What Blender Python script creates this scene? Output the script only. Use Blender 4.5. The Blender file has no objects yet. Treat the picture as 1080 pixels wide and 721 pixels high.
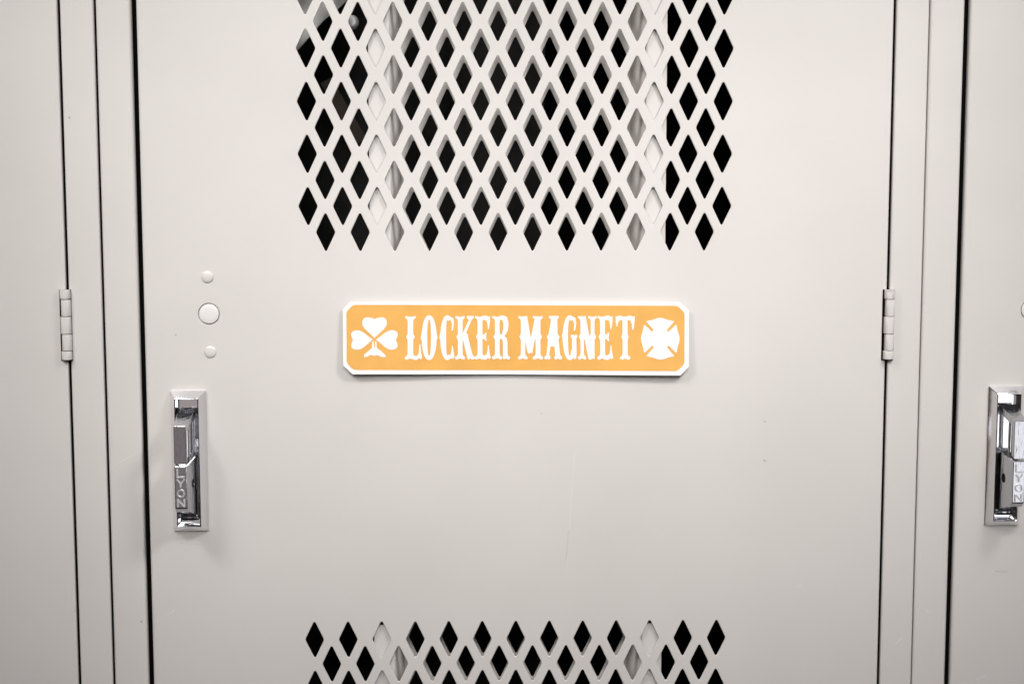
import bpy, bmesh, math, random
from mathutils import Vector, Matrix, noise
from mathutils.geometry import delaunay_2d_cdt
random.seed(7)
PI = math.pi
S = 0.00076            # metres per unit: one unit is about one photo pixel on the locker fronts
Z0 = 0.90              # height of the point straight in front of the lens
sc = bpy.context.scene

# ---------------------------------------------------------------- camera
FP, DIST = 1500.0, 1500.0
PITCH, YAW, ROLL = 0.09862, 0.014065, 0.000827
def cam_axes():
    cx, sx, cy, sy = math.cos(PITCH), math.sin(PITCH), math.cos(YAW), math.sin(YAW)
    cr, sr = math.cos(ROLL), math.sin(ROLL)
    fwd = Vector((sy*cx, sx, cy*cx)); right = Vector((cy, 0, -sy)); down = fwd.cross(right)
    return cr*right + sr*down, -sr*right + cr*down, fwd
RT, DN, FW = cam_axes()
def b3(v): return Vector((v.x, v.z, -v.y))
cam_d = bpy.data.cameras.new('camera'); cam = bpy.data.objects.new('camera', cam_d)
sc.collection.objects.link(cam); sc.camera = cam
cam_d.lens = 50; cam_d.sensor_width = 36; cam_d.clip_start = .01; cam_d.clip_end = 50
M3 = Matrix((b3(RT), -b3(DN), -b3(FW))).transposed()
cam.matrix_world = Matrix.Translation((0, -DIST*S, Z0)) @ M3.to_4x4()
cam_d.dof.use_dof = True; cam_d.dof.focus_distance = DIST*S; cam_d.dof.aperture_fstop = 4.0

def U(px, py, d=0.0):
    """photo pixel -> (x, y down) in units on the plane d units in front of the lockers"""
    r = FW*FP + RT*(px-540) + DN*(py-360.5)
    t = (DIST-d)/r.z
    return r.x*t, r.y*t

# ---------------------------------------------------------------- world and lamps
w = bpy.data.worlds.new('World'); sc.world = w; w.use_nodes = True
nt = w.node_tree; nd = nt.nodes; lk = nt.links; nd.clear()
out = nd.new('ShaderNodeOutputWorld'); bg = nd.new('ShaderNodeBackground'); bg.inputs[1].default_value = 1.0
tc = nd.new('ShaderNodeTexCoord'); sp = nd.new('ShaderNodeSeparateXYZ'); lk.new(tc.outputs['Generated'], sp.inputs[0])
def ramp(inp, stops):
    r = nd.new('ShaderNodeValToRGB'); r.color_ramp.elements.remove(r.color_ramp.elements[0])
    r.color_ramp.elements[0].position = stops[0][0]; r.color_ramp.elements[0].color = (*stops[0][1], 1)
    for p, c in stops[1:]:
        e = r.color_ramp.elements.new(p); e.color = (*c, 1)
    m = nd.new('ShaderNodeMath'); m.operation = 'MULTIPLY_ADD'; m.inputs[1].default_value = .5; m.inputs[2].default_value = .5
    lk.new(inp, m.inputs[0]); lk.new(m.outputs[0], r.inputs[0]); return r
# a room: dark floor, brown furniture low, pale wall, white ceiling
rz = ramp(sp.outputs['Z'], [(0, (.03, .025, .022)), (.26, (.03, .027, .03)), (.33, (.05, .055, .07)), (.38, (.10, .095, .095)), (.5, (.12, .118, .118)), (.70, (.16, .16, .16)), (.78, (.9, .9, .9)), (.92, (1.5, 1.5, 1.5)), (1, (1.5, 1.5, 1.5))])
rx = ramp(sp.outputs['X'], [(0, (1.2, .8, .55)), (.12, (1.2, .85, .65)), (.3, (.8, .76, .74)), (.5, (.9, .9, .92)), (.85, (1.0, 1.02, 1.08)), (1, (.8, .8, .88))])
mx = nd.new('ShaderNodeMix'); mx.data_type = 'RGBA'; mx.blend_type = 'MULTIPLY'; mx.inputs[0].default_value = 1
lk.new(rz.outputs[0], mx.inputs[6]); lk.new(rx.outputs[0], mx.inputs[7])
nz = nd.new('ShaderNodeTexNoise'); nz.inputs['Scale'].default_value = 4.5; nz.inputs['Detail'].default_value = 3; lk.new(tc.outputs['Generated'], nz.inputs[0])
cl = nd.new('ShaderNodeMapRange'); cl.inputs[1].default_value = .42; cl.inputs[2].default_value = .6; cl.inputs[3].default_value = .12; cl.inputs[4].default_value = .85; lk.new(nz.outputs[0], cl.inputs[0])
vs = nd.new('ShaderNodeVectorMath'); vs.operation = 'SCALE'; lk.new(mx.outputs[2], vs.inputs[0]); lk.new(cl.outputs[0], vs.inputs['Scale'])
def patch(prev, dr, c0, c1, col):       # bright and dim patches added for the latch fronts to mirror
    d = Vector(dr).normalized(); dt = nd.new('ShaderNodeVectorMath'); dt.operation = 'DOT_PRODUCT'; dt.inputs[1].default_value = d; lk.new(tc.outputs['Generated'], dt.inputs[0])
    mr = nd.new('ShaderNodeMapRange'); mr.inputs[1].default_value = math.cos(math.radians(c0)); mr.inputs[2].default_value = math.cos(math.radians(c1)); lk.new(dt.outputs['Value'], mr.inputs[0])
    m_ = nd.new('ShaderNodeMix'); m_.data_type = 'RGBA'; lk.new(mr.outputs[0], m_.inputs[0]); lk.new(prev, m_.inputs[6]); m_.inputs[7].default_value = (*col, 1); return m_.outputs[2]
cv = patch(vs.outputs[0], (-.21, -.96, -.17), 11, 8, (.36, .32, .32))
cv = patch(cv, (.34, -.93, -.17), 9, 7.5, (1.9, 1.9, 1.95))
lk.new(cv, bg.inputs[0]); lk.new(bg.outputs[0], out.inputs[0])

def area(name, loc, target, size, sizey, power, col=(1, .97, .93)):
    l = bpy.data.lights.new(name, 'AREA'); l.shape = 'RECTANGLE'; l.size = size; l.size_y = sizey; l.energy = power; l.color = col
    o = bpy.data.objects.new(name, l); sc.collection.objects.link(o); o.location = loc
    o.rotation_euler = (Vector(target)-Vector(loc)).to_track_quat('-Z', 'Y').to_euler(); return o
for nm, loc, tg, sz, pw, sd in (('ceiling_lamp', (-.62, -.60, Z0+.62), (.0, 0, Z0-.08), (.22, .16), .84, 64), ('ceiling_lamp', (.58, -.60, Z0+.62), (.06, 0, Z0-.08), (.22, .16), 1.0, 64),
                            ('softbox', (.04, -1.0, Z0+.50), (.055, 0, Z0-.115), (1.2, .58), 1.52, 36)):
    area(nm, loc, tg, sz[0], sz[1], pw, (1, .985, .967)).data.spread = math.radians(sd)
sc.view_settings.view_transform = 'Standard'; sc.view_settings.look = 'None'; sc.view_settings.gamma = 1
sc.view_settings.exposure = 0.0

# ---------------------------------------------------------------- materials
def mat(name, col, rough=.5, metal=0.0, **kw):
    m = bpy.data.materials.new(name); m.use_nodes = True
    b = m.node_tree.nodes['Principled BSDF']
    b.inputs['Base Color'].default_value = (*col, 1); b.inputs['Roughness'].default_value = rough; b.inputs['Metallic'].default_value = metal
    for k, v in kw.items(): b.inputs[k].default_value = v
    return m
def nnode(m, t, **kw):
    n = m.node_tree.nodes.new(t)
    for k, v in kw.items(): setattr(n, k, v)
    return n
def math_n(m, op, a, b=None, c=None, clamp=False):
    n = nnode(m, 'ShaderNodeMath', operation=op); n.use_clamp = clamp
    for i, v in enumerate((a, b, c)):
        if v is None: continue
        if isinstance(v, (int, float)): n.inputs[i].default_value = v
        else: m.node_tree.links.new(v, n.inputs[i])
    return n.outputs[0]
def paint(name, scratches, marks):
    """satin greige enamel with faint mottling, orange peel, a few scratches and chips at fixed places"""
    m = mat(name, (.60, .571, .549), .36); L = m.node_tree.links.new; b = m.node_tree.nodes['Principled BSDF']
    t = nnode(m, 'ShaderNodeNewGeometry'); ob = t.outputs['Position']
    s = nnode(m, 'ShaderNodeSeparateXYZ'); L(ob, s.inputs[0]); X, Z = s.outputs[0], s.outputs[2]
    n1 = nnode(m, 'ShaderNodeTexNoise'); n1.inputs['Scale'].default_value = 7; n1.inputs['Detail'].default_value = 5; L(ob, n1.inputs[0])
    r1 = nnode(m, 'ShaderNodeMapRange'); r1.inputs[1].default_value = .3; r1.inputs[2].default_value = .7; r1.inputs[3].default_value = .965; r1.inputs[4].default_value = 1.02; L(n1.outputs[0], r1.inputs[0])
    # dirt specks
    vo = nnode(m, 'ShaderNodeTexVoronoi'); vo.inputs['Scale'].default_value = 22; L(ob, vo.inputs[0])
    spk = math_n(m, 'LESS_THAN', vo.outputs['Distance'], .014)
    wn = nnode(m, 'ShaderNodeSeparateColor'); L(vo.outputs['Color'], wn.inputs[0])
    spk = math_n(m, 'MULTIPLY', spk, math_n(m, 'GREATER_THAN', wn.outputs[0], .72))
    dark = math_n(m, 'MULTIPLY', spk, .35)
    def seg(x0, z0, x1, z1, wd, soft=1.6):
        dx, dz = x1-x0, z1-z0; ll = dx*dx+dz*dz
        ax = math_n(m, 'SUBTRACT', X, x0); az = math_n(m, 'SUBTRACT', Z, z0)
        h = math_n(m, 'MULTIPLY', math_n(m, 'ADD', math_n(m, 'MULTIPLY', ax, dx), math_n(m, 'MULTIPLY', az, dz)), 1/ll, clamp=True)
        ex = math_n(m, 'SUBTRACT', ax, math_n(m, 'MULTIPLY', h, dx)); ez = math_n(m, 'SUBTRACT', az, math_n(m, 'MULTIPLY', h, dz))
        d = math_n(m, 'SQRT', math_n(m, 'ADD', math_n(m, 'MULTIPLY', ex, ex), math_n(m, 'MULTIPLY', ez, ez)))
        return math_n(m, 'SUBTRACT', 1.0, math_n(m, 'MULTIPLY', d, 1/(wd*soft)), clamp=True)
    for (a, bb, st) in marks:
        x0, y0 = U(*a); x1, y1 = U(*bb)
        dark = math_n(m, 'MAXIMUM', dark, math_n(m, 'MULTIPLY', seg(x0*S, Z0-y0*S, x1*S, Z0-y1*S, .9*S), st))
    light = None
    for (a, bb, st) in scratches:
        x0, y0 = U(*a); x1, y1 = U(*bb)
        v = math_n(m, 'MULTIPLY', seg(x0*S, Z0-y0*S, x1*S, Z0-y1*S, .55*S), st)
        light = v if light is None else math_n(m, 'MAXIMUM', light, v)
    n3 = nnode(m, 'ShaderNodeTexNoise'); n3.inputs['Scale'].default_value = 60; L(ob, n3.inputs[0])
    brk = math_n(m, 'MULTIPLY', math_n(m, 'SUBTRACT', n3.outputs[0], .36), 4.0, clamp=True)
    light = math_n(m, 'MULTIPLY', math_n(m, 'MULTIPLY', light, brk), .6)
    mc = nnode(m, 'ShaderNodeVectorMath', operation='SCALE'); mc.inputs[0].default_value = (.60, .571, .549); L(r1.outputs[0], mc.inputs['Scale'])
    m1 = nnode(m, 'ShaderNodeMix', data_type='RGBA'); L(dark, m1.inputs[0]); L(mc.outputs[0], m1.inputs[6]); m1.inputs[7].default_value = (.16, .13, .12, 1)
    m2 = nnode(m, 'ShaderNodeMix', data_type='RGBA'); L(light, m2.inputs[0]); L(m1.outputs[2], m2.inputs[6]); m2.inputs[7].default_value = (.82, .80, .78, 1)
    L(m2.outputs[2], b.inputs['Base Color'])
    n2 = nnode(m, 'ShaderNodeTexNoise'); n2.inputs['Scale'].default_value = 900; n2.inputs['Detail'].default_value = 2; L(ob, n2.inputs[0])
    n4 = nnode(m, 'ShaderNodeTexNoise'); n4.inputs['Scale'].default_value = 4.5; n4.inputs['Detail'].default_value = 2; L(ob, n4.inputs[0])
    hh = math_n(m, 'MULTIPLY_ADD', n4.outputs[0], 60.0, math_n(m, 'MULTIPLY', n2.outputs[0], .12))
    bp = nnode(m, 'ShaderNodeBump'); bp.inputs['Strength'].default_value = .35; bp.inputs['Distance'].default_value = .0001; L(hh, bp.inputs['Height']); L(bp.outputs[0], b.inputs['Normal'])
    rr = nnode(m, 'ShaderNodeMapRange'); rr.inputs[1].default_value = .3; rr.inputs[2].default_value = .7; rr.inputs[3].default_value = .33; rr.inputs[4].default_value = .42; L(n1.outputs[0], rr.inputs[0]); L(rr.outputs[0], b.inputs['Roughness'])
    return m
PAINT = paint('greige_enamel',
    [((606, 478), (597, 610), .35), ((184, 470), (187, 466), .8), ((118, 492), (146, 476), .5), ((165, 655), (184, 643), .7),
     ((560, 172), (585, 160), .2), ((857, 150), (880, 145), .35), ((945, 678), (951, 672), .8), ((977, 643), (983, 646), .6),
     ((1048, 602), (1063, 602), .5), ((1030, 716), (1040, 712), .7), ((690, 560), (694, 558), .6), ((842, 618), (845, 616), .7)],
    [((600, 560), (597, 590), .16), ((806, 444.5), (807, 444.5), .45), ((806, 485), (807, 486), .6), ((73, 124), (73.5, 124.5), .7), ((149, 655), (149.4, 655.2), .9),
     ((185, 353), (185.6, 353), .5), ((934, 307), (941, 306), .4), ((940, 309), (939.5, 316), .3), ((932, 316), (941, 315.5), .25), ((932, 352), (941, 351.6), .2), ((190, 572), (212, 574), .1), ((1050, 602), (1062, 602.6), .25)])
GREY = PAINT
DARK = mat('shade_black_interior', (.012, .011, .011), .75, 0, **{'Specular IOR Level': .1})  # black puts the inside shade into the colour; the steel itself is pale
GAP_SHADE = mat('black_gap_shade', (.004, .004, .004), .9, 0, **{'Specular IOR Level': 0})  # near-black colour standing for shade in door gaps and round hinges
CHROME = mat('polished_chrome', (.86, .86, .88), .09, 1.0)
SATIN = mat('worn_satin_chrome', (.47, .47, .495), .15, 1.0)
def grain(m, scale, st, dist=.00006, stretch=(1, 1, .04)):
    L = m.node_tree.links.new; t = nnode(m, 'ShaderNodeTexCoord'); mp = nnode(m, 'ShaderNodeMapping'); mp.inputs['Scale'].default_value = stretch
    n = nnode(m, 'ShaderNodeTexNoise'); n.inputs['Scale'].default_value = scale; n.inputs['Detail'].default_value = 4
    L(t.outputs['Object'], mp.inputs[0]); L(mp.outputs[0], n.inputs[0])
    bp = nnode(m, 'ShaderNodeBump'); bp.inputs['Strength'].default_value = st; bp.inputs['Distance'].default_value = dist
    L(n.outputs[0], bp.inputs['Height']); L(bp.outputs[0], m.node_tree.nodes['Principled BSDF'].inputs['Normal'])
grain(SATIN, 330, 1.0, .0003, (1, 1, .3)); grain(CHROME, 500, .12, .0001, (1, 1, 1))
WHITE = mat('white_vinyl_and_glint', (.74, .735, .72), .42)
ORANGE = mat('orange_vinyl', (.675, .35, .078), .45)
def mottle(m, col, amt, scale):
    L = m.node_tree.links.new; t = nnode(m, 'ShaderNodeTexCoord'); n = nnode(m, 'ShaderNodeTexNoise'); n.inputs['Scale'].default_value = scale; n.inputs['Detail'].default_value = 5
    L(t.outputs['Object'], n.inputs[0]); r = nnode(m, 'ShaderNodeMapRange'); r.inputs[1].default_value = .3; r.inputs[2].default_value = .7; r.inputs[3].default_value = 1-amt; r.inputs[4].default_value = 1+amt; L(n.outputs[0], r.inputs[0])
    v = nnode(m, 'ShaderNodeVectorMath', operation='SCALE'); v.inputs[0].default_value = col; L(r.outputs[0], v.inputs['Scale']); L(v.outputs[0], m.node_tree.nodes['Principled BSDF'].inputs['Base Color'])
mottle(ORANGE, (.675, .35, .078), .05, 55)
CLOTH = mat('black_cloth', (.022, .020, .020), .9); mottle(CLOTH, (.022, .020, .020), .4, 30)
BROWN = mat('brown_strap', (.075, .052, .036), .7)
PALE = mat('pale_grey_cloth', (.80, .78, .75), .8); mottle(PALE, (.80, .78, .75), .08, 60)

# ---------------------------------------------------------------- mesh helpers (units -> metres)
def P(x, y, d): return (x*S, -d*S, Z0-y*S)
def link(name, bm, m, parent=None, smooth='auto', ang=38):
    bmesh.ops.recalc_face_normals(bm, faces=bm.faces) if smooth != 'keep' else None
    me = bpy.data.meshes.new(name); bm.to_mesh(me); bm.free(); me.materials.append(m)
    o = bpy.data.objects.new(name, me); sc.collection.objects.link(o)
    if parent: o.parent = parent
    for p in me.polygons: p.use_smooth = True
    me.set_sharp_from_angle(angle=math.radians(ang))
    return o
def empty(name, parent=None, loc=(0, 0, 0)):
    o = bpy.data.objects.new(name, None); o.empty_display_size = .02; o.location = loc; sc.collection.objects.link(o)
    if parent: o.parent = parent
    return o
def tag(o, **k):
    for a, b in k.items(): o['label' if a == 'label' else a] = b
    return o
def fillet(pts, rad, n=5):
    """rounded closed polygon; rad one radius or a list"""
    o = []
    N = len(pts)
    for i in range(N):
        p = Vector(pts[i]); a = Vector(pts[i-1]); b = Vector(pts[(i+1) % N])
        r = rad[i] if isinstance(rad, (list, tuple)) else rad
        if r <= 0: o.append(tuple(p)); continue
        u = (a-p).normalized(); v = (b-p).normalized(); ang = u.angle(v)
        t = r/math.tan(ang/2); c = p+(u+v).normalized()*(r/math.sin(ang/2))
        s0 = p+u*t-c; s1 = p+v*t-c; a0 = math.atan2(s0.y, s0.x); a1 = math.atan2(s1.y, s1.x)
        da = (a1-a0+PI) % (2*PI)-PI
        for k in range(n+1):
            q = a0+da*k/n; o.append((c.x+r*math.cos(q), c.y+r*math.sin(q)))
    return o
def extrude_poly(bm, pts, d0, d1, dfun=None, ch=0):
    """prism of an outline between depths d0 (back) and d1 (front)"""
    f = dfun or (lambda x, y: 0)
    a = [bm.verts.new(P(x, y, d0+f(x, y))) for x, y in pts]; b = [bm.verts.new(P(x, y, d1+f(x, y))) for x, y in pts]
    n = len(pts)
    for i in range(n): bm.faces.new((a[i], a[(i+1) % n], b[(i+1) % n], b[i]))
    v, e, fc, ov, *_ = delaunay_2d_cdt([Vector(p) for p in pts], [(i, (i+1) % n) for i in range(n)], [], 1, 1e-6)
    for t in fc:
        q = [ov[i][0] for i in t if ov[i]]
        if len(q) == 3: bm.faces.new([b[i] for i in q]); bm.faces.new([a[i] for i in q][::-1])
def box(bm, x0, x1, y0, y1, d0, d1, bev=0):
    t = bmesh.new(); vs = [t.verts.new(P(x, y, d)) for x in (x0, x1) for y in (y0, y1) for d in (d0, d1)]
    for q in ((0, 1, 3, 2), (4, 6, 7, 5), (0, 4, 5, 1), (2, 3, 7, 6), (0, 2, 6, 4), (1, 5, 7, 3)): t.faces.new([vs[i] for i in q])
    if bev: bmesh.ops.bevel(t, geom=t.edges[:], offset=bev*S, segments=2, affect='EDGES', profile=.5)
    merge(bm, t)
def merge(bm, t):
    me = bpy.data.meshes.new('tmp'); t.to_mesh(me); bm.from_mesh(me); t.free(); bpy.data.meshes.remove(me)
def sheet(bm, outer, holes, dfr, th, ch=.45):
    """flat sheet with shaped holes given as (front_outline, true_outline)"""
    pts = []; edges = []
    def loop(l):
        s = len(pts); pts.extend([Vector(p) for p in l]); edges.extend([(s+i, s+(i+1) % len(l)) for i in range(len(l))])
    loop(outer)
    for f, _ in holes: loop(f)
    def fill():
        own = [k for k, l in enumerate(loops) for _ in l]
        v, e, f, ov, *_ = delaunay_2d_cdt(pts, edges, [], 1, 1e-5)
        ids = [own[o[0]] if o else 0 for o in ov]
        return v, [t for t in f if not (ids[t[0]] > 0 and ids[t[0]] == ids[t[1]] == ids[t[2]])]
    loops = [outer]+[h[0] for h in holes]
    v, f = fill()
    vv = [bm.verts.new(P(p.x, p.y, dfr)) for p in v]
    for t in f: bm.faces.new([vv[i] for i in t])
    key = {(round(p.x, 3), round(p.y, 3)): vv[i] for i, p in enumerate(v)}
    for fo, tr in holes:
        a = [key[(round(x, 3), round(y, 3))] if (round(x, 3), round(y, 3)) in key else bm.verts.new(P(x, y, dfr)) for x, y in fo]
        b = [bm.verts.new(P(x, y, dfr-ch)) for x, y in tr]; c = [bm.verts.new(P(x, y, dfr-th)) for x, y in tr]
        n = len(fo)
        for i in range(n):
            j = (i+1) % n
            bm.faces.new((a[i], a[j], b[j], b[i])); bm.faces.new((b[i], b[j], c[j], c[i]))
    # back skin
    pts.clear(); edges.clear(); loop(outer)
    for _, tr in holes: loop(tr)
    loops = [outer]+[h[1] for h in holes]
    v, f = fill()
    vv = [bm.verts.new(P(p.x, p.y, dfr-th)) for p in v]
    for t in f: bm.faces.new([vv[i] for i in t])
def diamond(cx, cy, e=0.0, hw=10.3, hh=21.5, rt=1.4, rs=4.5):
    L = math.hypot(hw, hh); w_, h_ = hw+e*L/hh, hh+e*L/hw
    return fillet([(cx-w_, cy), (cx, cy-h_), (cx+w_, cy), (cx, cy+h_)], [rs+e, rt+e, rs+e, rt+e], 4)
def circle(cx, cy, r, n=32): return [(cx+r*math.cos(2*PI*i/n), cy+r*math.sin(2*PI*i/n)) for i in range(n)]
def profile_strip(bm, prof, y0, y1, th):
    """fold a sheet profile [(x, d)...] along the height, th thick (towards the left-hand normal)"""
    n = len(prof); inner = []
    for i in range(n):
        a = Vector(prof[max(i-1, 0)]); b = Vector(prof[min(i+1, n-1)]); t = (b-a).normalized(); inner.append((prof[i][0]+t.y*th, prof[i][1]-t.x*th))
    ring = list(prof)+inner[::-1]; N = len(ring)
    A = [bm.verts.new(P(x, y0, d)) for x, d in ring]; B = [bm.verts.new(P(x, y1, d)) for x, d in ring]
    for i in range(N): bm.faces.new((A[i], A[(i+1) % N], B[(i+1) % N], B[i]))
    for i in range(n-1):
        for R_ in (A, B): bm.faces.new((R_[i], R_[i+1], R_[N-2-i], R_[N-1-i]))
def folded(x0, x1, r, ret, top=0.0, n=7):
    p = [(x0, top-ret)]
    p += [(x0+r-r*math.cos(PI/2*k/n), top-r+r*math.sin(PI/2*k/n)) for k in range(n+1)]
    p += [(x1-r+r*math.sin(PI/2*k/n), top-r+r*math.cos(PI/2*k/n)) for k in range(n+1)]
    p += [(x1, top-ret)]; return p
def lathe(bm, cx, cy, prof, n=36):
    """turned form facing the camera: prof [(r, d)...]"""
    rings = []
    for r, d in prof:
        rings.append([bm.verts.new(P(cx+r*math.cos(2*PI*i/n), cy+r*math.sin(2*PI*i/n), d)) for i in range(n)] if r > 1e-6 else [bm.verts.new(P(cx, cy, d))])
    for a, b in zip(rings, rings[1:]):
        for i in range(n):
            j = (i+1) % n
            if len(b) == 1: bm.faces.new((a[i], a[j], b[0]))
            elif len(a) == 1: bm.faces.new((a[0], b[j], b[i]))
            else: bm.faces.new((a[i], a[j], b[j], b[i]))

# ---------------------------------------------------------------- locker
TOP, BOT = -620.0, 1150.0
DX0, DX1 = -367.0, 418.6          # door edges
FX0, FX1 = -408.6, -372.6         # latch-side post
HX0, HX1 = 421.6, 455.8           # hinge-side post
PITCH_X = 865.5
LX, LY = 36.2215, 27.156
def make_locker():
    root = empty('locker', None, P(23.6, BOT, 0))
    off = Vector(root.location)
    parts = []
    def part(name, bm, m, parent=root):
        o = link(name, bm, m, None)
        if m is PAINT and parent is root: pass
        o.parent = parent; return o
    # everything is modelled in room coordinates, so parts get the inverse of the root's place
    def part_of_root(o): o.parent = root; o.location = -off
    # posts and rails
    for x0, x1, rr in ((FX0, FX1, 3.2), (HX0, HX1, 2.0)):
        bm = bmesh.new(); profile_strip(bm, folded(x0, x1, rr, 60), TOP-40, BOT, 1.6); o = part('frame_post', bm, PAINT); part_of_root(o)
    for y0, y1 in ((TOP-40, TOP-6), (BOT-30, BOT)):
        bm = bmesh.new(); box(bm, FX1+.5, HX0-.5, y0, y1, -40, -.5, .8); o = part('frame_rail', bm, PAINT); part_of_root(o)
    # dark inside
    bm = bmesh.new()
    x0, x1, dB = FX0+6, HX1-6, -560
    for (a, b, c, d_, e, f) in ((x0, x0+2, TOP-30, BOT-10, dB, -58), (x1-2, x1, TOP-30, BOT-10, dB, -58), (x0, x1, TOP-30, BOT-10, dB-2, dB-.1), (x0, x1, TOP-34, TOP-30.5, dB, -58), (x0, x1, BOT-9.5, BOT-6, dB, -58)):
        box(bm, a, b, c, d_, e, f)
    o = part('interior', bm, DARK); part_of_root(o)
    bm = bmesh.new(); box(bm, FX1-1.2, DX0+1.2, TOP, BOT-32, -50, -7); box(bm, DX1-1.2, HX0+1.2, TOP, BOT-32, -50, -4.5); box(bm, HX1-1.2, HX1+4.0, TOP, BOT, -50, -4.5)
    o = part('door_gap_shade', bm, GAP_SHADE); part_of_root(o)  # dark strips added behind the gaps in place of their shade
    # door skin
    e = .5; holes = []
    for j in range(-10, 9):
        y = -184.79+LY*j
        n, xs = (12, -174.515) if j % 2 == 0 else (13, -174.515-LX/2)
        for i in range(n): holes.append((diamond(xs+LX*i, y, e), diamond(xs+LX*i, y)))
    for j in range(0, 20):
        y = 470.87+LY*j
        n, xs = (13, -192.36) if j % 2 == 0 else (12, -192.36+LX/2)
        for i in range(n): holes.append((diamond(xs+LX*i, y, e), diamond(xs+LX*i, y)))
    plx, ply = U(220.3, 331)
    holes.append((circle(plx, ply, 11.9, 48), circle(plx, ply, 11.4, 48)))
    bm = bmesh.new(); rL, rR = 3.2, 1.6
    sheet(bm, [(DX0+rL, TOP), (DX1-rR, TOP), (DX1-rR, BOT-34), (DX0+rL, BOT-34)], holes, 0, 2.0)
    pl = [(DX0, -38)]+[(DX0+rL-rL*math.cos(PI/2*k/8), -rL+rL*math.sin(PI/2*k/8)) for k in range(9)]
    profile_strip(bm, pl, TOP, BOT-34, 1.5)
    pr = [(DX1-rR+rR*math.sin(PI/2*k/8), -rR+rR*math.cos(PI/2*k/8)) for k in range(9)]+[(DX1, -38)]
    profile_strip(bm, pr, TOP, BOT-34, 1.5)
    door = part('door', bm, PAINT); part_of_root(door)
    for p in door.data.polygons:
        if abs(p.normal.y) > .9999: p.use_smooth = False
    # hat-section stiffeners behind both grilles
    fl0, fl1 = U(388.6, 130)[0], U(411.0, 130)[0]
    fr0, fr1 = U(681.5, 130)[0], U(703.3, 130)[0]
    ci0, ci1 = -96.3, fr0-14.5
    for (ya, yb, js, y0l, sx, odd0) in ((-500, 64, range(-10, 9), -184.79+3.9, .8, True), (456, 1030, range(0, 20), 470.87+7.0, .8, False)):
        bm = bmesh.new(); D0, D1, th = -3.8, -32.0, 1.8
        hl = []
        for j in js:
            y = y0l+LY*j
            long_ = (j % 2 == 1) if odd0 else (j % 2 == 0)
            xs = (-174.515-LX/2 if long_ else -174.515) if odd0 else (-192.36 if long_ else -192.36+LX/2)
            for i in range(13):
                x = xs+LX*i+sx
                if ci0 < x-10.9 and x+10.9 < ci1: hl.append((diamond(x, y, .4, hw=10.0, hh=21.0), diamond(x, y, 0, hw=10.0, hh=21.0)))
        sheet(bm, [(ci0, ya), (ci1, ya), (ci1, yb), (ci0, yb)], hl, D1, th, .4)
        def bend(p0, p1, p2, r, n=5):
            return fillet([p0, p1, p2], [0, r, 0], n)
        left = [(fl0, D0)]+fillet([(fl0, D0), (fl1, D0), (ci0-1, D1), (ci0, D1)], [0, 2.5, 1.2, 0], 4)[1:]
        right = fillet([(ci1, D1), (ci1+1, D1), (fr0, D0), (fr1, D0)], [0, 1.2, 2.5, 0], 4)
        profile_strip(bm, left, ya, yb, th); profile_strip(bm, right, ya, yb, th)
        o = link('stiffener_channel', bm, PAINT, door)
        for p in o.data.polygons:
            if abs(p.normal.y) > .9999: p.use_smooth = False
    # rivets and plug
    for rx_, ry_ in ((218.8, 292), (221.8, 371)):
        x, y = U(rx_, ry_); bm = bmesh.new()
        lathe(bm, x, y, [(6.4, .05), (6.3, .45), (5.8, .95), (4.6, 1.35), (2.6, 1.6), (0, 1.7)]); link('rivet', bm, PAINT, door)
    bm = bmesh.new(); lathe(bm, plx, ply, [(10.6, -3), (10.6, -.5), (10.2, .25), (9.4, .55), (5, .75), (0, .8)], 48); lathe(bm, plx, ply, [(14, -3.2), (0, -3.2)], 32)
    o = link('lock_hole_plug', bm, WHITEPAINT, door)
    # hinge: knuckles round a pin
    h = empty('hinge', root); h.location = -off
    hx = U(937.3, 342)[0]-.3
    yb = [U(937, v)[1] for v in (305, 315.3, 333.2, 351.6, 369, 378.6)]
    for a, b, k in zip(yb, yb[1:], range(5)):
        bm = bmesh.new(); n = 20; w_ = 4.8 if k % 2 else 5.2; cx = hx+(.5 if k % 2 else -.1); pr = []
        # a rolled leaf: nearly flat front, round sides
        pr = fillet([(cx-w_, -6), (cx-w_, 7.2), (cx+w_, 7.2), (cx+w_, -6)], [0.5, 3.4, 3.4, .5], 6)
        aa, bb = a+.45, b-.45
        A = [bm.verts.new(P(x, aa, d)) for x, d in pr]; B = [bm.verts.new(P(x, bb, d)) for x, d in pr]; N = len(pr)
        for i in range(N): bm.faces.new((A[i], A[(i+1) % N], B[(i+1) % N], B[i]))
        bm.faces.new(A); bm.faces.new(B)
        bmesh.ops.bevel(bm, geom=[ed for ed in bm.edges if abs(ed.verts[0].co.z-ed.verts[1].co.z) < 1e-7], offset=.4*S, segments=2, affect='EDGES', profile=.5)
        link('knuckle', bm, PAINT, h)
    bm = bmesh.new(); box(bm, hx-3.2, hx+3.2, yb[0]+1, yb[-1]-1, -3, 4); link('hinge_pin', bm, SATIN, h)
    bm = bmesh.new(); box(bm, hx-7.0, hx+5.6, yb[0]+.2, yb[-1]+1.2, -5, .3); link('hinge_shade_plate', bm, GAP_SHADE, h)  # thin black plate standing in for the shade around the knuckles
    # latch
    lt = empty('latch', root); lt.location = -off
    cx = (U(181, 485)[0]+U(219.5, 485)[0])/2+.2; yt = U(200, 411.5)[1]; ybm = U(203, 559)[1]
    hw = 18.8
    bm = bmesh.new()
    def ring(w_, ya, yb_, d, r): return [(x, y, d) for x, y in fillet([(cx-w_, ya), (cx+w_, ya), (cx+w_, yb_), (cx-w_, yb_)], r, 3)]
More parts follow.
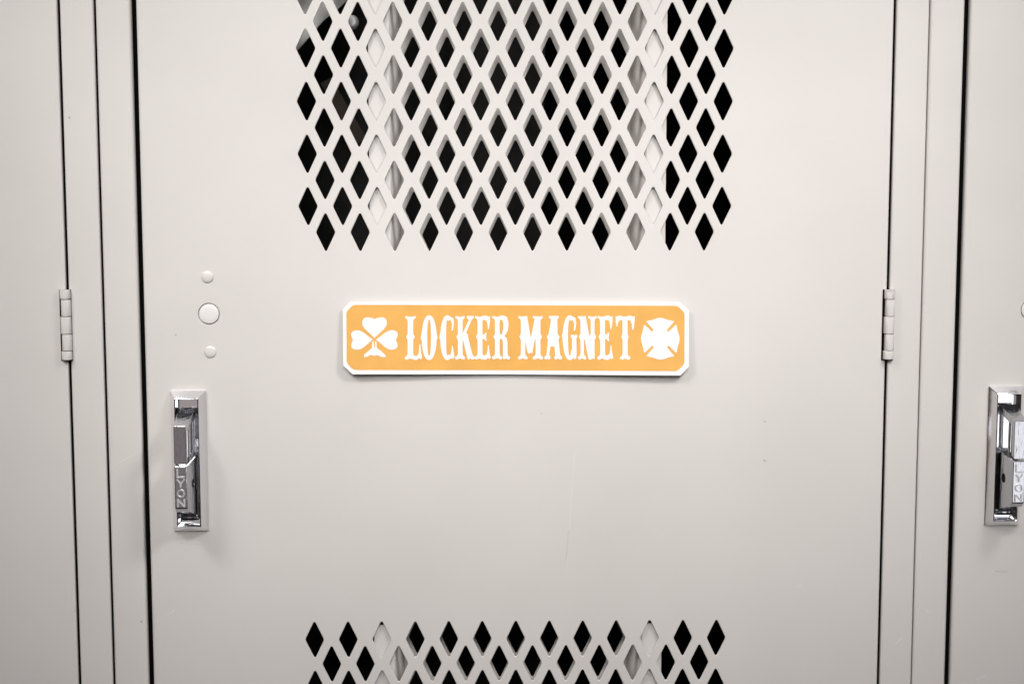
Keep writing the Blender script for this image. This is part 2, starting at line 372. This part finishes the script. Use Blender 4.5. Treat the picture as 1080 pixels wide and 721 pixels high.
    rings = [ring(hw, yt, ybm, 0.05, 1.2), ring(hw, yt, ybm, 2.0, 1.2), ring(hw-.7, yt+.7, ybm-.7, 3.0, 1.0), ring(hw-6.0, yt+6.6, ybm-6.6, 12.2, 1.0), ring(hw-6.6, yt+7.2, ybm-7.2, 12.6, 1.0), ring(hw-7.2, yt+7.8, ybm-7.8, 12.2, 1.0), ring(hw-7.8, yt+8.6, ybm-9.2, 2.2, 2.0)]
    vr = [[bm.verts.new(P(*q)) for q in r_] for r_ in rings]
    for a, b in zip(vr, vr[1:]):
        for i in range(len(a)): bm.faces.new((a[i], a[(i+1) % len(a)], b[(i+1) % len(a)], b[i]))
    bm.faces.new(vr[-1])
    link('escutcheon_plate', bm, CHROME, lt, ang=14)
    def yy(py, d): return U(190, py, d)[1]
    F = 47.0
    def side_extrude(bm, prof, wf, wr, bev=.6):
        """profile [(y, d)...] extruded sideways, narrower at the front"""
        t = bmesh.new(); ww = lambda d: wr+(wf-wr)*max(0, min(1, d/F))
        A = [t.verts.new(P(cx-ww(d), y, d)) for y, d in prof]; B = [t.verts.new(P(cx+ww(d), y, d)) for y, d in prof]; N = len(prof)
        for i in range(N): t.faces.new((A[i], A[(i+1) % N], B[(i+1) % N], B[i]))
        fs = [t.faces.new(A), t.faces.new(B)]
        bmesh.ops.recalc_face_normals(t, faces=t.faces)
        bmesh.ops.bevel(t, geom=t.edges[:], offset=bev*S, segments=2, affect='EDGES', profile=.5)
        merge(bm, t)
    # finger guard: sloping hood, then a front strap
    bm = bmesh.new()
    y1 = yy(449, F); y2 = yy(489.6, F)
    side_extrude(bm, [(yt+18.5, 8), (y1, F), (y2, F), (y2-3.5, F-5), (y1+6, F-5), (yt+27, 8)], 6.4, 9.4)
    link('guard', bm, SATIN, lt, ang=14)
    bm = bmesh.new()
    for k in range(12): pass
    rr_ = 2.3; A = []; B = []
    for i in range(16):
        q = 2*PI*i/16; A.append(bm.verts.new(P(cx+rr_*math.cos(q)+1.0, yt+26, 16+rr_*math.sin(q)))); B.append(bm.verts.new(P(cx+rr_*math.cos(q)+1.0, yy(486, 16), 16+rr_*math.sin(q))))
    for i in range(16): bm.faces.new((A[i], A[(i+1) % 16], B[(i+1) % 16], B[i]))
    link('pivot_rod', bm, CHROME, lt)
    # lift lever with a padlock eye through it
    y3 = yy(491.5, F); y4 = yy(536, F); yr = yy(483, 8)
    bm = bmesh.new()
    side_extrude(bm, [(y3, F), (y4, F), (y4+5, F-6), (yy(543, 6), 5), (yr+3, 3), (yr-3, 12)], 6.5, 9.8, .9)
    lever = link('lift_lever', bm, SATIN, lt)
    cut = bmesh.new(); ey, ed = yy(509.5, 26), 25.0; A = []; B = []
    for i in range(24):
        q = 2*PI*i/24; A.append(cut.verts.new(P(cx-30, ey+5.0*math.cos(q), ed+5.0*math.sin(q)))); B.append(cut.verts.new(P(cx+30, ey+5.0*math.cos(q), ed+5.0*math.sin(q))))
    for i in range(24): cut.faces.new((A[i], A[(i+1) % 24], B[(i+1) % 24], B[i]))
    cut.faces.new(A); cut.faces.new(B[::-1]); c = link('cutter', cut, SATIN)
    md = lever.modifiers.new('b', 'BOOLEAN'); md.object = c; md.solver = 'EXACT'; md.operation = 'DIFFERENCE'
    dg = bpy.context.evaluated_depsgraph_get(); dg.update(); me = bpy.data.meshes.new_from_object(lever.evaluated_get(dg)); lever.modifiers.clear(); lever.data = me
    bpy.data.objects.remove(c)
    for p in me.polygons: p.use_smooth = True
    me.set_sharp_from_angle(angle=math.radians(14))
    bm = bmesh.new(); box(bm, cx-9.5, cx+9.5, yy(543.5, 4)-2, yy(543.5, 4)+4.5, 2.3, 9, 1.6); link('lever_stop', bm, SATIN, lt)
    # raised maker's letters, upright and stacked
    bm = bmesh.new()
    def bar(xa, ya, xb, yb_, t=1.35):
        a = Vector((xa, ya)); b = Vector((xb, yb_)); u = (b-a).normalized(); n_ = Vector((-u.y, u.x))*t/2; a = a-u*t*.3; b = b+u*t*.3
        bar.k += 1; extrude_poly(bm, [tuple(a+n_), tuple(b+n_), tuple(b-n_), tuple(a-n_)], F-1, F+.9+.03*bar.k)
    bar.k = 0
    def cell(pa, pb): return yy(pa, F), yy(pb, F)
    l, r = cx-3.6, cx+3.6
    a, b = cell(495.2, 502.9); bar(l+.4, a, l+.4, b); bar(l+.4, b, r, b)
    a, b = cell(505.4, 513.4); bar(l, a, cx, (a+b)/2+.6); bar(r, a, cx, (a+b)/2+.6); bar(cx, (a+b)/2+.6, cx, b)
    a, b = cell(515.8, 524.3); n = 20; cyy, hy = (a+b)/2, (b-a)/2
    o1 = [(cx+3.9*math.cos(2*PI*i/n), cyy+hy*math.sin(2*PI*i/n)) for i in range(n)]; o2 = [(cx+2.75*math.cos(2*PI*i/n), cyy+(hy-1.15)*math.sin(2*PI*i/n)) for i in range(n)]
    for i in range(n):
        j = (i+1) % n; extrude_poly(bm, [o1[i], o1[j], o2[j], o2[i]], F-1, F+1)
    a, b = cell(526.8, 534.0); bar(l+.3, a, l+.3, b); bar(r-.3, a, r-.3, b); bar(l+.3, a, r-.3, b)
    link('embossed_lettering', bm, LETTER, lt)
    return root
LETTER = mat('bright_raised_metal', (.92, .92, .93), .5, 1.0)
WHITEPAINT = mat('pale_plug_enamel', (.68, .66, .64), .3)
def copy_tree(o, parent=None):
    c = o.copy(); sc.collection.objects.link(c); c.parent = parent
    for ch in list(o.children): copy_tree(ch, c)
    return c
main = make_locker()
tag(main, label='light grey steel locker in the middle with the orange sign on its perforated door', category='locker', group='row of grey steel lockers')
lf = copy_tree(main); lf.location.x -= PITCH_X*S; lf.location.z += 1.5*S; lf.location.x -= 1.3*S
for ch in lf.children:
    if ch.name.startswith('hinge'): ch.location.x -= 2.4*S
lf['label'] = 'light grey steel locker cut off at the left, only its plain hinge side showing'
rg = copy_tree(main); rg.location.x += PITCH_X*S; rg.location.z += 2.5*S
for ch in rg.children:        # this latch and its lock hole sit a little further in
    if ch.name.startswith('latch'): ch.location.x += 5*S
    if ch.name.startswith('door') and not ch.name.startswith('door_gap_shade'):
        ch.data = ch.data.copy(); plx, ply = U(220.3, 331)
        for v in ch.data.vertices:
            if math.hypot(v.co.x-plx*S, v.co.z-(Z0-ply*S)) < 12.6*S: v.co.x += 6.5*S
        for g in ch.children:
            if g.name.startswith(('rivet', 'lock_hole')): g.location.x += 6.5*S
rg['label'] = 'light grey steel locker cut off at the right with half a chrome latch showing'

# ---------------------------------------------------------------- magnetic sign
def bow(x, y):
    """the vinyl bows a little off the door along its lower edge and at the corners"""
    u = (x-sx0)/(sx1-sx0); v = (y-sy0)/(sy1-sy0)
    return 1.3+4.2*max(0, v)**1.5*(.6+.4*math.cos(2*PI*(u*1.15-.05)))+1.5*max(0, (abs(u-.5)*2-.8))/.2*.8
sx0, sy0 = U(362.0, 317.6); sx1, sy1 = U(725.6, 394.6)
def dense(pts, st=6.0):
    o = []
    for i in range(len(pts)):
        a = Vector(pts[i]); b = Vector(pts[(i+1) % len(pts)]); n = max(1, int((b-a).length/st))
        for k in range(n): o.append(tuple(a+(b-a)*k/n))
    return o
def plate(bm, outline, d0, d1, hol=[]):
    """bowed sheet: outline filled with a grid so it can bend"""
    ol = dense(outline); pts = [Vector(p) for p in ol]; edges = [(i, (i+1) % len(ol)) for i in range(len(ol))]
    xs = [p[0] for p in ol]; ys = [p[1] for p in ol]
    x = min(xs)+6
    while x < max(xs)-5:
        y = min(ys)+8
        while y < max(ys)-7: pts.append(Vector((x+.01, y+.013))); y += 9
        x += 9
    v, e, f, *_ = delaunay_2d_cdt(pts, edges, [], 1, 1e-5)
    top = [bm.verts.new(P(p.x, p.y, d1+bow(p.x, p.y))) for p in v]; bot = [bm.verts.new(P(p.x, p.y, d0+bow(p.x, p.y))) for p in v]
    for t in f: bm.faces.new([top[i] for i in t]); bm.faces.new([bot[i] for i in t][::-1])
    cnt = {}
    for t in f:
        for i in range(3):
            k = (t[i], t[(i+1) % 3]); cnt[tuple(sorted(k))] = cnt.get(tuple(sorted(k)), 0)+1
    for (a, b), c in cnt.items():
        if c == 1: bm.faces.new((top[a], top[b], bot[b], bot[a]))
def px(pts): return [U(x, y) for x, y in pts]
sign = empty('magnetic_sign', None, P((sx0+sx1)/2, sy1, 0)); soff = -Vector(sign.location)
tag(sign, label='orange sign reading LOCKER MAGNET with white border, stuck to the middle locker door', category='sign')
def sgn(name, bm, m):
    o = link(name, bm, m); o.parent = sign; o.location = soff; return o
c = 9.0
bm = bmesh.new(); plate(bm, fillet(px([(362+c-1, 317.3), (725.4-c, 318.2), (726.2, 318.2+c), (725.4, 394.7-c), (725.6-c, 394.9), (362.6+c+1, 393.6), (362.6, 393.2-c), (362, 317.5+c-1)]), .9, 2), 0, 1.5)
sgn('white_backing', bm, WHITE)
bm = bmesh.new(); ci = 7
plate(bm, fillet(px([(365.7+ci, 321.1), (721.0-ci, 322.1), (721.5, 322.3+ci), (720.8, 390.4-ci), (720.2-ci, 390.4), (366.5+ci, 389.2), (366.3, 388.8-ci), (365.7, 321.3+ci)]), 8.0, 5), 1.52, 1.62)
sgn('orange_panel', bm, ORANGE)
# lettering: condensed circus face with spurs at mid height
T_, B_, MID = 332.6, 378.6, 354.6
LB = None; lk_ = [0]
def piece(pts, ln=None):
    lk_[0] = (lk_[0]+1) % 12
    q = dense(px(pts), 9)
    extrude_poly(LB, q, 1.58, 1.74+.012*lk_[0], bow)
def stem(x0, x1, top=True, bot=True, a=2.5, b=2.5, sl=1, sr=1, xt=0):
    xm = (x0+x1)/2; L = []
    if top: L += [(x0+xt-a, T_+.2), (x0+xt-a-.3, T_+2.2), (x0+xt-.6, T_+3.7), (x0+xt, T_+6.2)]
    else: L += [(x0+xt, T_+1)]
    if sl: L += [(x0, MID-3.4), (x0-1.5, MID-.3), (x0-1.5, MID+.5), (x0, MID+3.6)]
    if bot: L += [(x0, B_-6.2), (x0-.7, B_-4.2), (x0-a-.3, B_-2.8), (x0-a-.5, B_-1), (x0-a+1, B_+.1), (xm-.3, B_-1.2), (xm+.3, B_-1.2), (x1+b-1, B_+.1), (x1+b+.5, B_-1), (x1+b+.3, B_-2.8), (x1+.7, B_-4.2), (x1, B_-6.2)]
    else: L += [(x0, B_-1), (x1, B_-1)]
    if sr: L += [(x1, MID+3.6), (x1+1.5, MID+.5), (x1+1.5, MID-.3), (x1, MID-3.4)]
    if top: L += [(x1+xt, T_+6.2), (x1+xt+.6, T_+3.7), (x1+xt+b+.3, T_+2.2), (x1+xt+b, T_+.2), (xm+xt+.3, T_+1.2), (xm+xt-.3, T_+1.2)]
    else: L += [(x1+xt, T_+1)]
    piece(L)
def sup(a, b, cx_, cy_, t, n=2.3):
    c_, s_ = math.cos(t), math.sin(t)
    return (cx_+a*math.copysign(abs(c_)**(2/n), c_), cy_+b*math.copysign(abs(s_)**(2/n), s_))
def arcring(x0, x1, wd, t0, t1, n=26, cap=4.6):
    """thick bowl between angles (degrees, 0 right, 90 down): heavy sides, thin caps"""
    cx_ = (x0+x1)/2; a = (x1-x0)/2; hh = (B_-T_)/2+.5; cy_ = (T_+B_)/2; o = []; i_ = []
    for k in range(n+1):
        t = math.radians(t0+(t1-t0)*k/n); ox, oy = sup(a, hh, cx_, cy_, t, 2.15); ix, iy = sup(a-wd, hh-cap, cx_, cy_, t, 2.3)
        sp_ = max(0, 1-abs(oy-MID)/3.4)
        if abs(ox-cx_) > a*.8: ox += math.copysign(1.4*sp_, ox-cx_)
        o.append((ox, oy)); i_.append((ix, iy))
    for k in range(n):
        q = px([o[k], o[k+1], i_[k+1], i_[k]]); extrude_poly(LB, q, 1.58, 1.745, bow)
def lettersL():
    global LB
    LB = bmesh.new()
    # L
    stem(430.2, 436.0); piece([(435.4, B_-4.6), (440, B_-3.6), (441.9, B_-7), (442.6, B_-16), (443.6, B_-16), (444.4, B_-7), (445.3, B_-2.4), (444.3, B_-.2), (442.5, B_-1.5), (439.5, B_+.3), (436, B_-.3)])
    # O
    arcring(444.9, 460.6, 5.9, 0, 360, 48)
    # C
    arcring(464.5, 479.3, 6.1, 62, 298, 34)
    piece([(474.2, T_+.7), (478.2, T_+2.6), (479.0, T_+8), (478.0, T_+14.5), (477.0, T_+16.2), (476.3, T_+15.2), (476.9, T_+9), (475.6, T_+5), (473.5, T_+4.2)])
    piece([(473.5, B_-4.4), (475.7, B_-6), (476.4, B_-11), (476.8, B_-14.6), (477.6, B_-14.8), (478.7, B_-8), (479.4, B_-2.2), (478.2, B_-.6), (476.8, B_-1.8), (474.2, B_-.2)])
    # K
    stem(483.0, 488.0, a=2.4, b=2.0)
    piece([(492.6, T_+.2), (499.6, T_+.2), (499.8, T_+2.2), (497.6, T_+4), (491.8, MID-4), (493.6, MID-2.2), (493.9, MID+1.2), (498.3, B_-5.2), (500.5, B_-3), (500.4, B_-.4), (497.8, B_), (496, B_-1.1), (494.2, B_), (493.2, B_-.6), (488.2, MID+2.6), (487.4, MID-2), (494.4, T_+4.4), (492.3, T_+2.4)])
    # E
    def E_(x):
        stem(x+2.8, x+8.0, b=0.2)
        piece([(x+7.4, T_+.4), (x+12, T_-.2), (x+14.2, T_+1.2), (x+15.8, T_+.4), (x+16.0, T_+5), (x+14.8, T_+13.5), (x+13.6, T_+14.6), (x+13.4, T_+10), (x+12.2, T_+5.2), (x+9.4, T_+4.4), (x+7.4, T_+4.5)])
        piece([(x+7.6, MID-2), (x+9.6, MID-2.2), (x+11.2, MID-4.2), (x+12.4, MID-4.4), (x+11.8, MID), (x+12.4, MID+4.8), (x+11.2, MID+4.4), (x+9.6, MID+2.4), (x+7.6, MID+2.2)])
        piece([(x+7.4, B_-4.6), (x+10, B_-4.4), (x+12.4, B_-5.6), (x+13.4, B_-10), (x+13.7, B_-15), (x+14.6, B_-15), (x+15.4, B_-7.5), (x+16.7, B_-2.2), (x+15.3, B_-.4), (x+13.8, B_-1.6), (x+11, B_+.4), (x+7.4, B_-.4)])
    E_(500.9)
    # R
    stem(522.0, 527.0, a=2.6, b=2.2)
    piece([(526.5, T_+.3), (531, T_-.3), (534.6, T_+1.4), (536.0, T_+6), (536.4, T_+10), (535.6, T_+15), (533.4, MID-2.4), (531.9, MID-1.1), (534.4, MID+1.8), (535.2, MID+6), (535.3, B_-6), (536.2, B_-3.8), (537.9, B_-2.6), (537.6, B_-.4), (535.6, B_), (533.5, B_-1.2), (531.4, B_+.1), (530.4, B_-1.5), (530.4, MID+6), (529.5, MID+2.6), (526.5, MID+1.8), (526.5, MID-2), (529.3, MID-2.7), (530.7, T_+14), (530.8, T_+8), (529.6, T_+4.6), (526.5, T_+4.2)])
    sgn('lettering', LB, WHITE)
    LB = bmesh.new()
    # M
    stem(549.3, 553.9, a=2.5, b=2.0); stem(564.8, 569.9, a=2.6, b=2.2)
    piece([(550.5, T_+.6), (555.9, T_+.6), (559.7, MID+1.5), (564.4, T_+.6), (568.0, T_+.6), (567.4, T_+8), (561.2, B_-6.2), (559.6, B_-7.2), (558, B_-6.2), (556.4, B_-7), (550.8, T_+12)])
    # A
    piece([(578.8, T_+.2), (589.0, T_+.2), (589.2, T_+2.2), (587.6, T_+3.8), (588.0, MID-3), (590.0, MID), (589.0, MID+3.6), (590.6, B_-5), (592.7, B_-2.8), (592.5, B_-.6), (590, B_), (588.3, B_-1.2), (586.4, B_), (584.8, B_-.6), (584.4, B_-2.6), (585.4, B_-4.2), (584.6, B_-13.6), (580.5, B_-13.6), (579.0, B_-5.2), (580.5, B_-3), (580.2, B_-.6), (578.4, B_), (577.2, B_-1.1), (575.8, B_), (573.8, B_-1), (574.1, B_-3), (576.1, B_-4.8), (577.8, MID+3.4), (576.5, MID), (578.4, MID-3), (581.0, T_+4), (579, T_+2.3)][::1])
    # G
    arcring(593.3, 608.3, 5.6, 40, 298, 34)
    piece([(603.4, T_+.6), (606.8, T_+2.4), (607.6, T_+8), (606.7, T_+14.5), (605.6, T_+16.0), (604.8, T_+15.0), (605.3, T_+9), (604.2, T_+5), (602.5, T_+4.2)])
    piece([(601.8, MID-1.6), (603.2, MID-2.2), (605.4, MID-1.4), (607.5, MID-2.2), (608.8, MID-1.4), (608.4, MID+.6), (607.6, MID+2.4), (607.9, B_-6), (607.4, B_-1.2), (605.5, B_-.4), (603.3, B_-3), (602.9, B_-8), (603.1, MID+2.4), (601.8, MID+.4)])
    # N
    stem(611.9, 615.6, a=2.3, b=1.9); stem(622.8, 626.8, bot=False, a=2.4, b=2.2)
    piece([(611.6, T_+.5), (617.4, T_+.5), (622.6, MID+6), (623.2, T_+12), (626.8, T_+12), (626.4, B_-2.4), (626.8, B_-.2), (624.6, B_-1.5), (622.6, B_+.2), (620.4, B_-.6), (615.4, MID-1.5), (612.2, T_+9)])
    E_(629.8)
    # T
    piece([(649.0, T_+.2), (650.6, T_+1), (653, T_-.3), (657, T_+.9), (660, T_+.9), (664, T_-.3), (667, T_+1), (669.3, T_+.2), (669.0, T_+5), (668.2, T_+12), (667.4, T_+15.2), (666.4, T_+14.4), (666, T_+9), (664.6, T_+5.2), (661.6, T_+4.4), (661.4, MID-3.4), (662.6, MID), (661.5, MID+3.6), (661.5, B_-5.8), (662.3, B_-4), (664.2, B_-2.8), (664, B_-.8), (662, B_), (659, B_-1.2), (655.8, B_), (653.6, B_-.8), (653.5, B_-2.8), (655.4, B_-4.2), (656.1, B_-5.8), (656.2, MID+3.6), (655.0, MID), (656.2, MID-3.4), (656.1, T_+4.4), (653, T_+5), (651.4, T_+7.4), (650.8, T_+11.2), (649.8, T_+11.4), (649.2, T_+6)])
    sgn('lettering', LB, WHITE)
lettersL()
# shamrock: three hearts, a split stem and a spreading foot
LB = bmesh.new()
def heart(ang, cx_, cy_, sc_w, sc_l):
    pts = []
    base = [(0, 0), (.36, .22), (.76, .46), (.96, .64), (1.0, .80), (.93, .96), (.74, 1.06), (.45, 1.07), (.18, 1.02), (0, .98)]
    full = base+[(-x, y) for x, y in base[-2:0:-1]]
    for x, y in full:
        x *= sc_w; y *= sc_l; pts.append((cx_+x*math.cos(ang)-y*math.sin(ang), cy_+x*math.sin(ang)+y*math.cos(ang)))
    piece(pts)
heart(PI, 395.3, 355.8, 13.1, 20.2)
heart(PI/2-.02, 393.6, 357.6, 10.2, 21.2)
heart(-PI/2+.02, 397.0, 357.6, 10.2, 21.2)
piece([(393.2, 359.5), (394.4, 359.0), (394.9, 366.6), (395.7, 366.6), (396.2, 359.0), (397.4, 359.5), (397.8, 366.2), (402.2, 369.4), (407.0, 374.0), (407.4, 375.9), (402.6, 375.7), (398.6, 373.7), (395.3, 374.5), (391.2, 373.5), (388.0, 375.4), (384.4, 375.9), (384.6, 373.0), (388.4, 370.0), (392.6, 366.4)])
sgn('shamrock_emblem', LB, WHITE)
# fire-service cross, four arms parted by slits
LB = bmesh.new()
CX, CY = 695.8, 356.6
q = [(6.9, -9.1), (14.7, -18.1), (11.0, -19.0), (7.0, -20.0), (3.5, -21.3), (0, -21.9)]
top = [(x, y) for x, y in q]+[(-x, y) for x, y in q[-2::-1]]        # right slit over the crown to the left slit
loop = []
def arm(k):
    r = []
    for x, y in top:
        if k == 0: r.append((x, y))
        elif k == 1: r.append((y*.93, -x*1.02))
        elif k == 2: r.append((-x, -y))
        else: r.append((-y*.93, x*1.02))
    return r
for k in range(4): loop += arm(k)
loop = [(CX+x, CY+y) for x, y in loop]
piece(loop)
sgn('cross_emblem', LB, WHITE)

# ---------------------------------------------------------------- things inside the middle locker
def ctr(px_, py_, d): return U(px_, py_, d)
def cloth(name, x0, x1, y0, y1, d, amp, freq, m, seed=0, th=3, slant=0, nx=60, ny=50):
    bm = bmesh.new(); g = []
    for side in (0, 1):
        rows = []
        for j in range(ny+1):
            v = j/ny; row = []
            for i in range(nx+1):
                u = i/nx; x = x0+(x1-x0)*u; y = y0+(y1-y0)*v+slant*(u-.5)*v+2*math.sin(u*9)*v
                z = d+amp*math.sin(u*freq+seed+1.3*math.sin(v*2.2+seed))*(.5+.5*v)+amp*.8*noise.noise(Vector((u*4, v*3, seed)))
                row.append(bm.verts.new(P(x+4*math.sin(v*7+seed), y, z-side*th)))
            rows.append(row)
        g.append(rows)
        for j in range(ny):
            for i in range(nx): bm.faces.new((rows[j][i], rows[j][i+1], rows[j+1][i+1], rows[j+1][i]))
    a, b = g
    for i in range(nx):
        bm.faces.new((a[0][i], a[0][i+1], b[0][i+1], b[0][i])); bm.faces.new((a[ny][i], a[ny][i+1], b[ny][i+1], b[ny][i]))
    for j in range(ny):
        bm.faces.new((a[j][0], a[j+1][0], b[j+1][0], b[j][0])); bm.faces.new((a[j][nx], a[j+1][nx], b[j+1][nx], b[j][nx]))
    return link(name, bm, m)
jk = empty('dark_coat', None, P(-150, 700, -190))
tag(jk, label='dark coat hanging inside the middle locker, seen through the left of the upper holes', category='coat')
o = cloth('coat_body', -310, 60, -380, 700, -190, 26, 13, CLOTH, 1.1); o.parent = jk; o.location = -Vector(jk.location)
o = cloth('sleeve', -330, -215, -240, 420, -140, 14, 6, CLOTH, 2.7); o.parent = jk; o.location = -Vector(jk.location)
bm = bmesh.new()
s0 = U(338, 88, -120); s1 = U(372, 128, -120)
extrude_poly(bm, [(s0[0], s0[1]), (s0[0]+12, s0[1]-6), (s1[0]+16, s1[1]+20), (s1[0]+2, s1[1]+26)], -121, -118)
o = link('strap', bm, BROWN); o.parent = jk; o.location = -Vector(jk.location)
# pale towel over the shelf edge high on the left, and a hook whose white stands for a glint
ta, tb = U(300, 62, -46), U(369, -8, -46)
tw = cloth('towel', ta[0], tb[0], -330, (ta[1]+tb[1])/2, -46, 3, 7, PALE, .4, 2.5, slant=tb[1]-ta[1])
tag(tw, label='pale folded towel inside the middle locker at its top left holes', category='towel')
bm = bmesh.new(); hx_, hy_ = U(371.0, 24, -26)
lathe(bm, hx_, hy_, [(1.5, -75), (3.2, -60), (4.2, -32), (7.0, -30), (7.8, -26), (6.8, -21), (4.5, -18.5), (0, -18)], 28)
hk = link('coat_hook', bm, WHITE); tag(hk, label='small coat hook, white standing for a glint, inside the middle locker near the top left holes', category='hook')
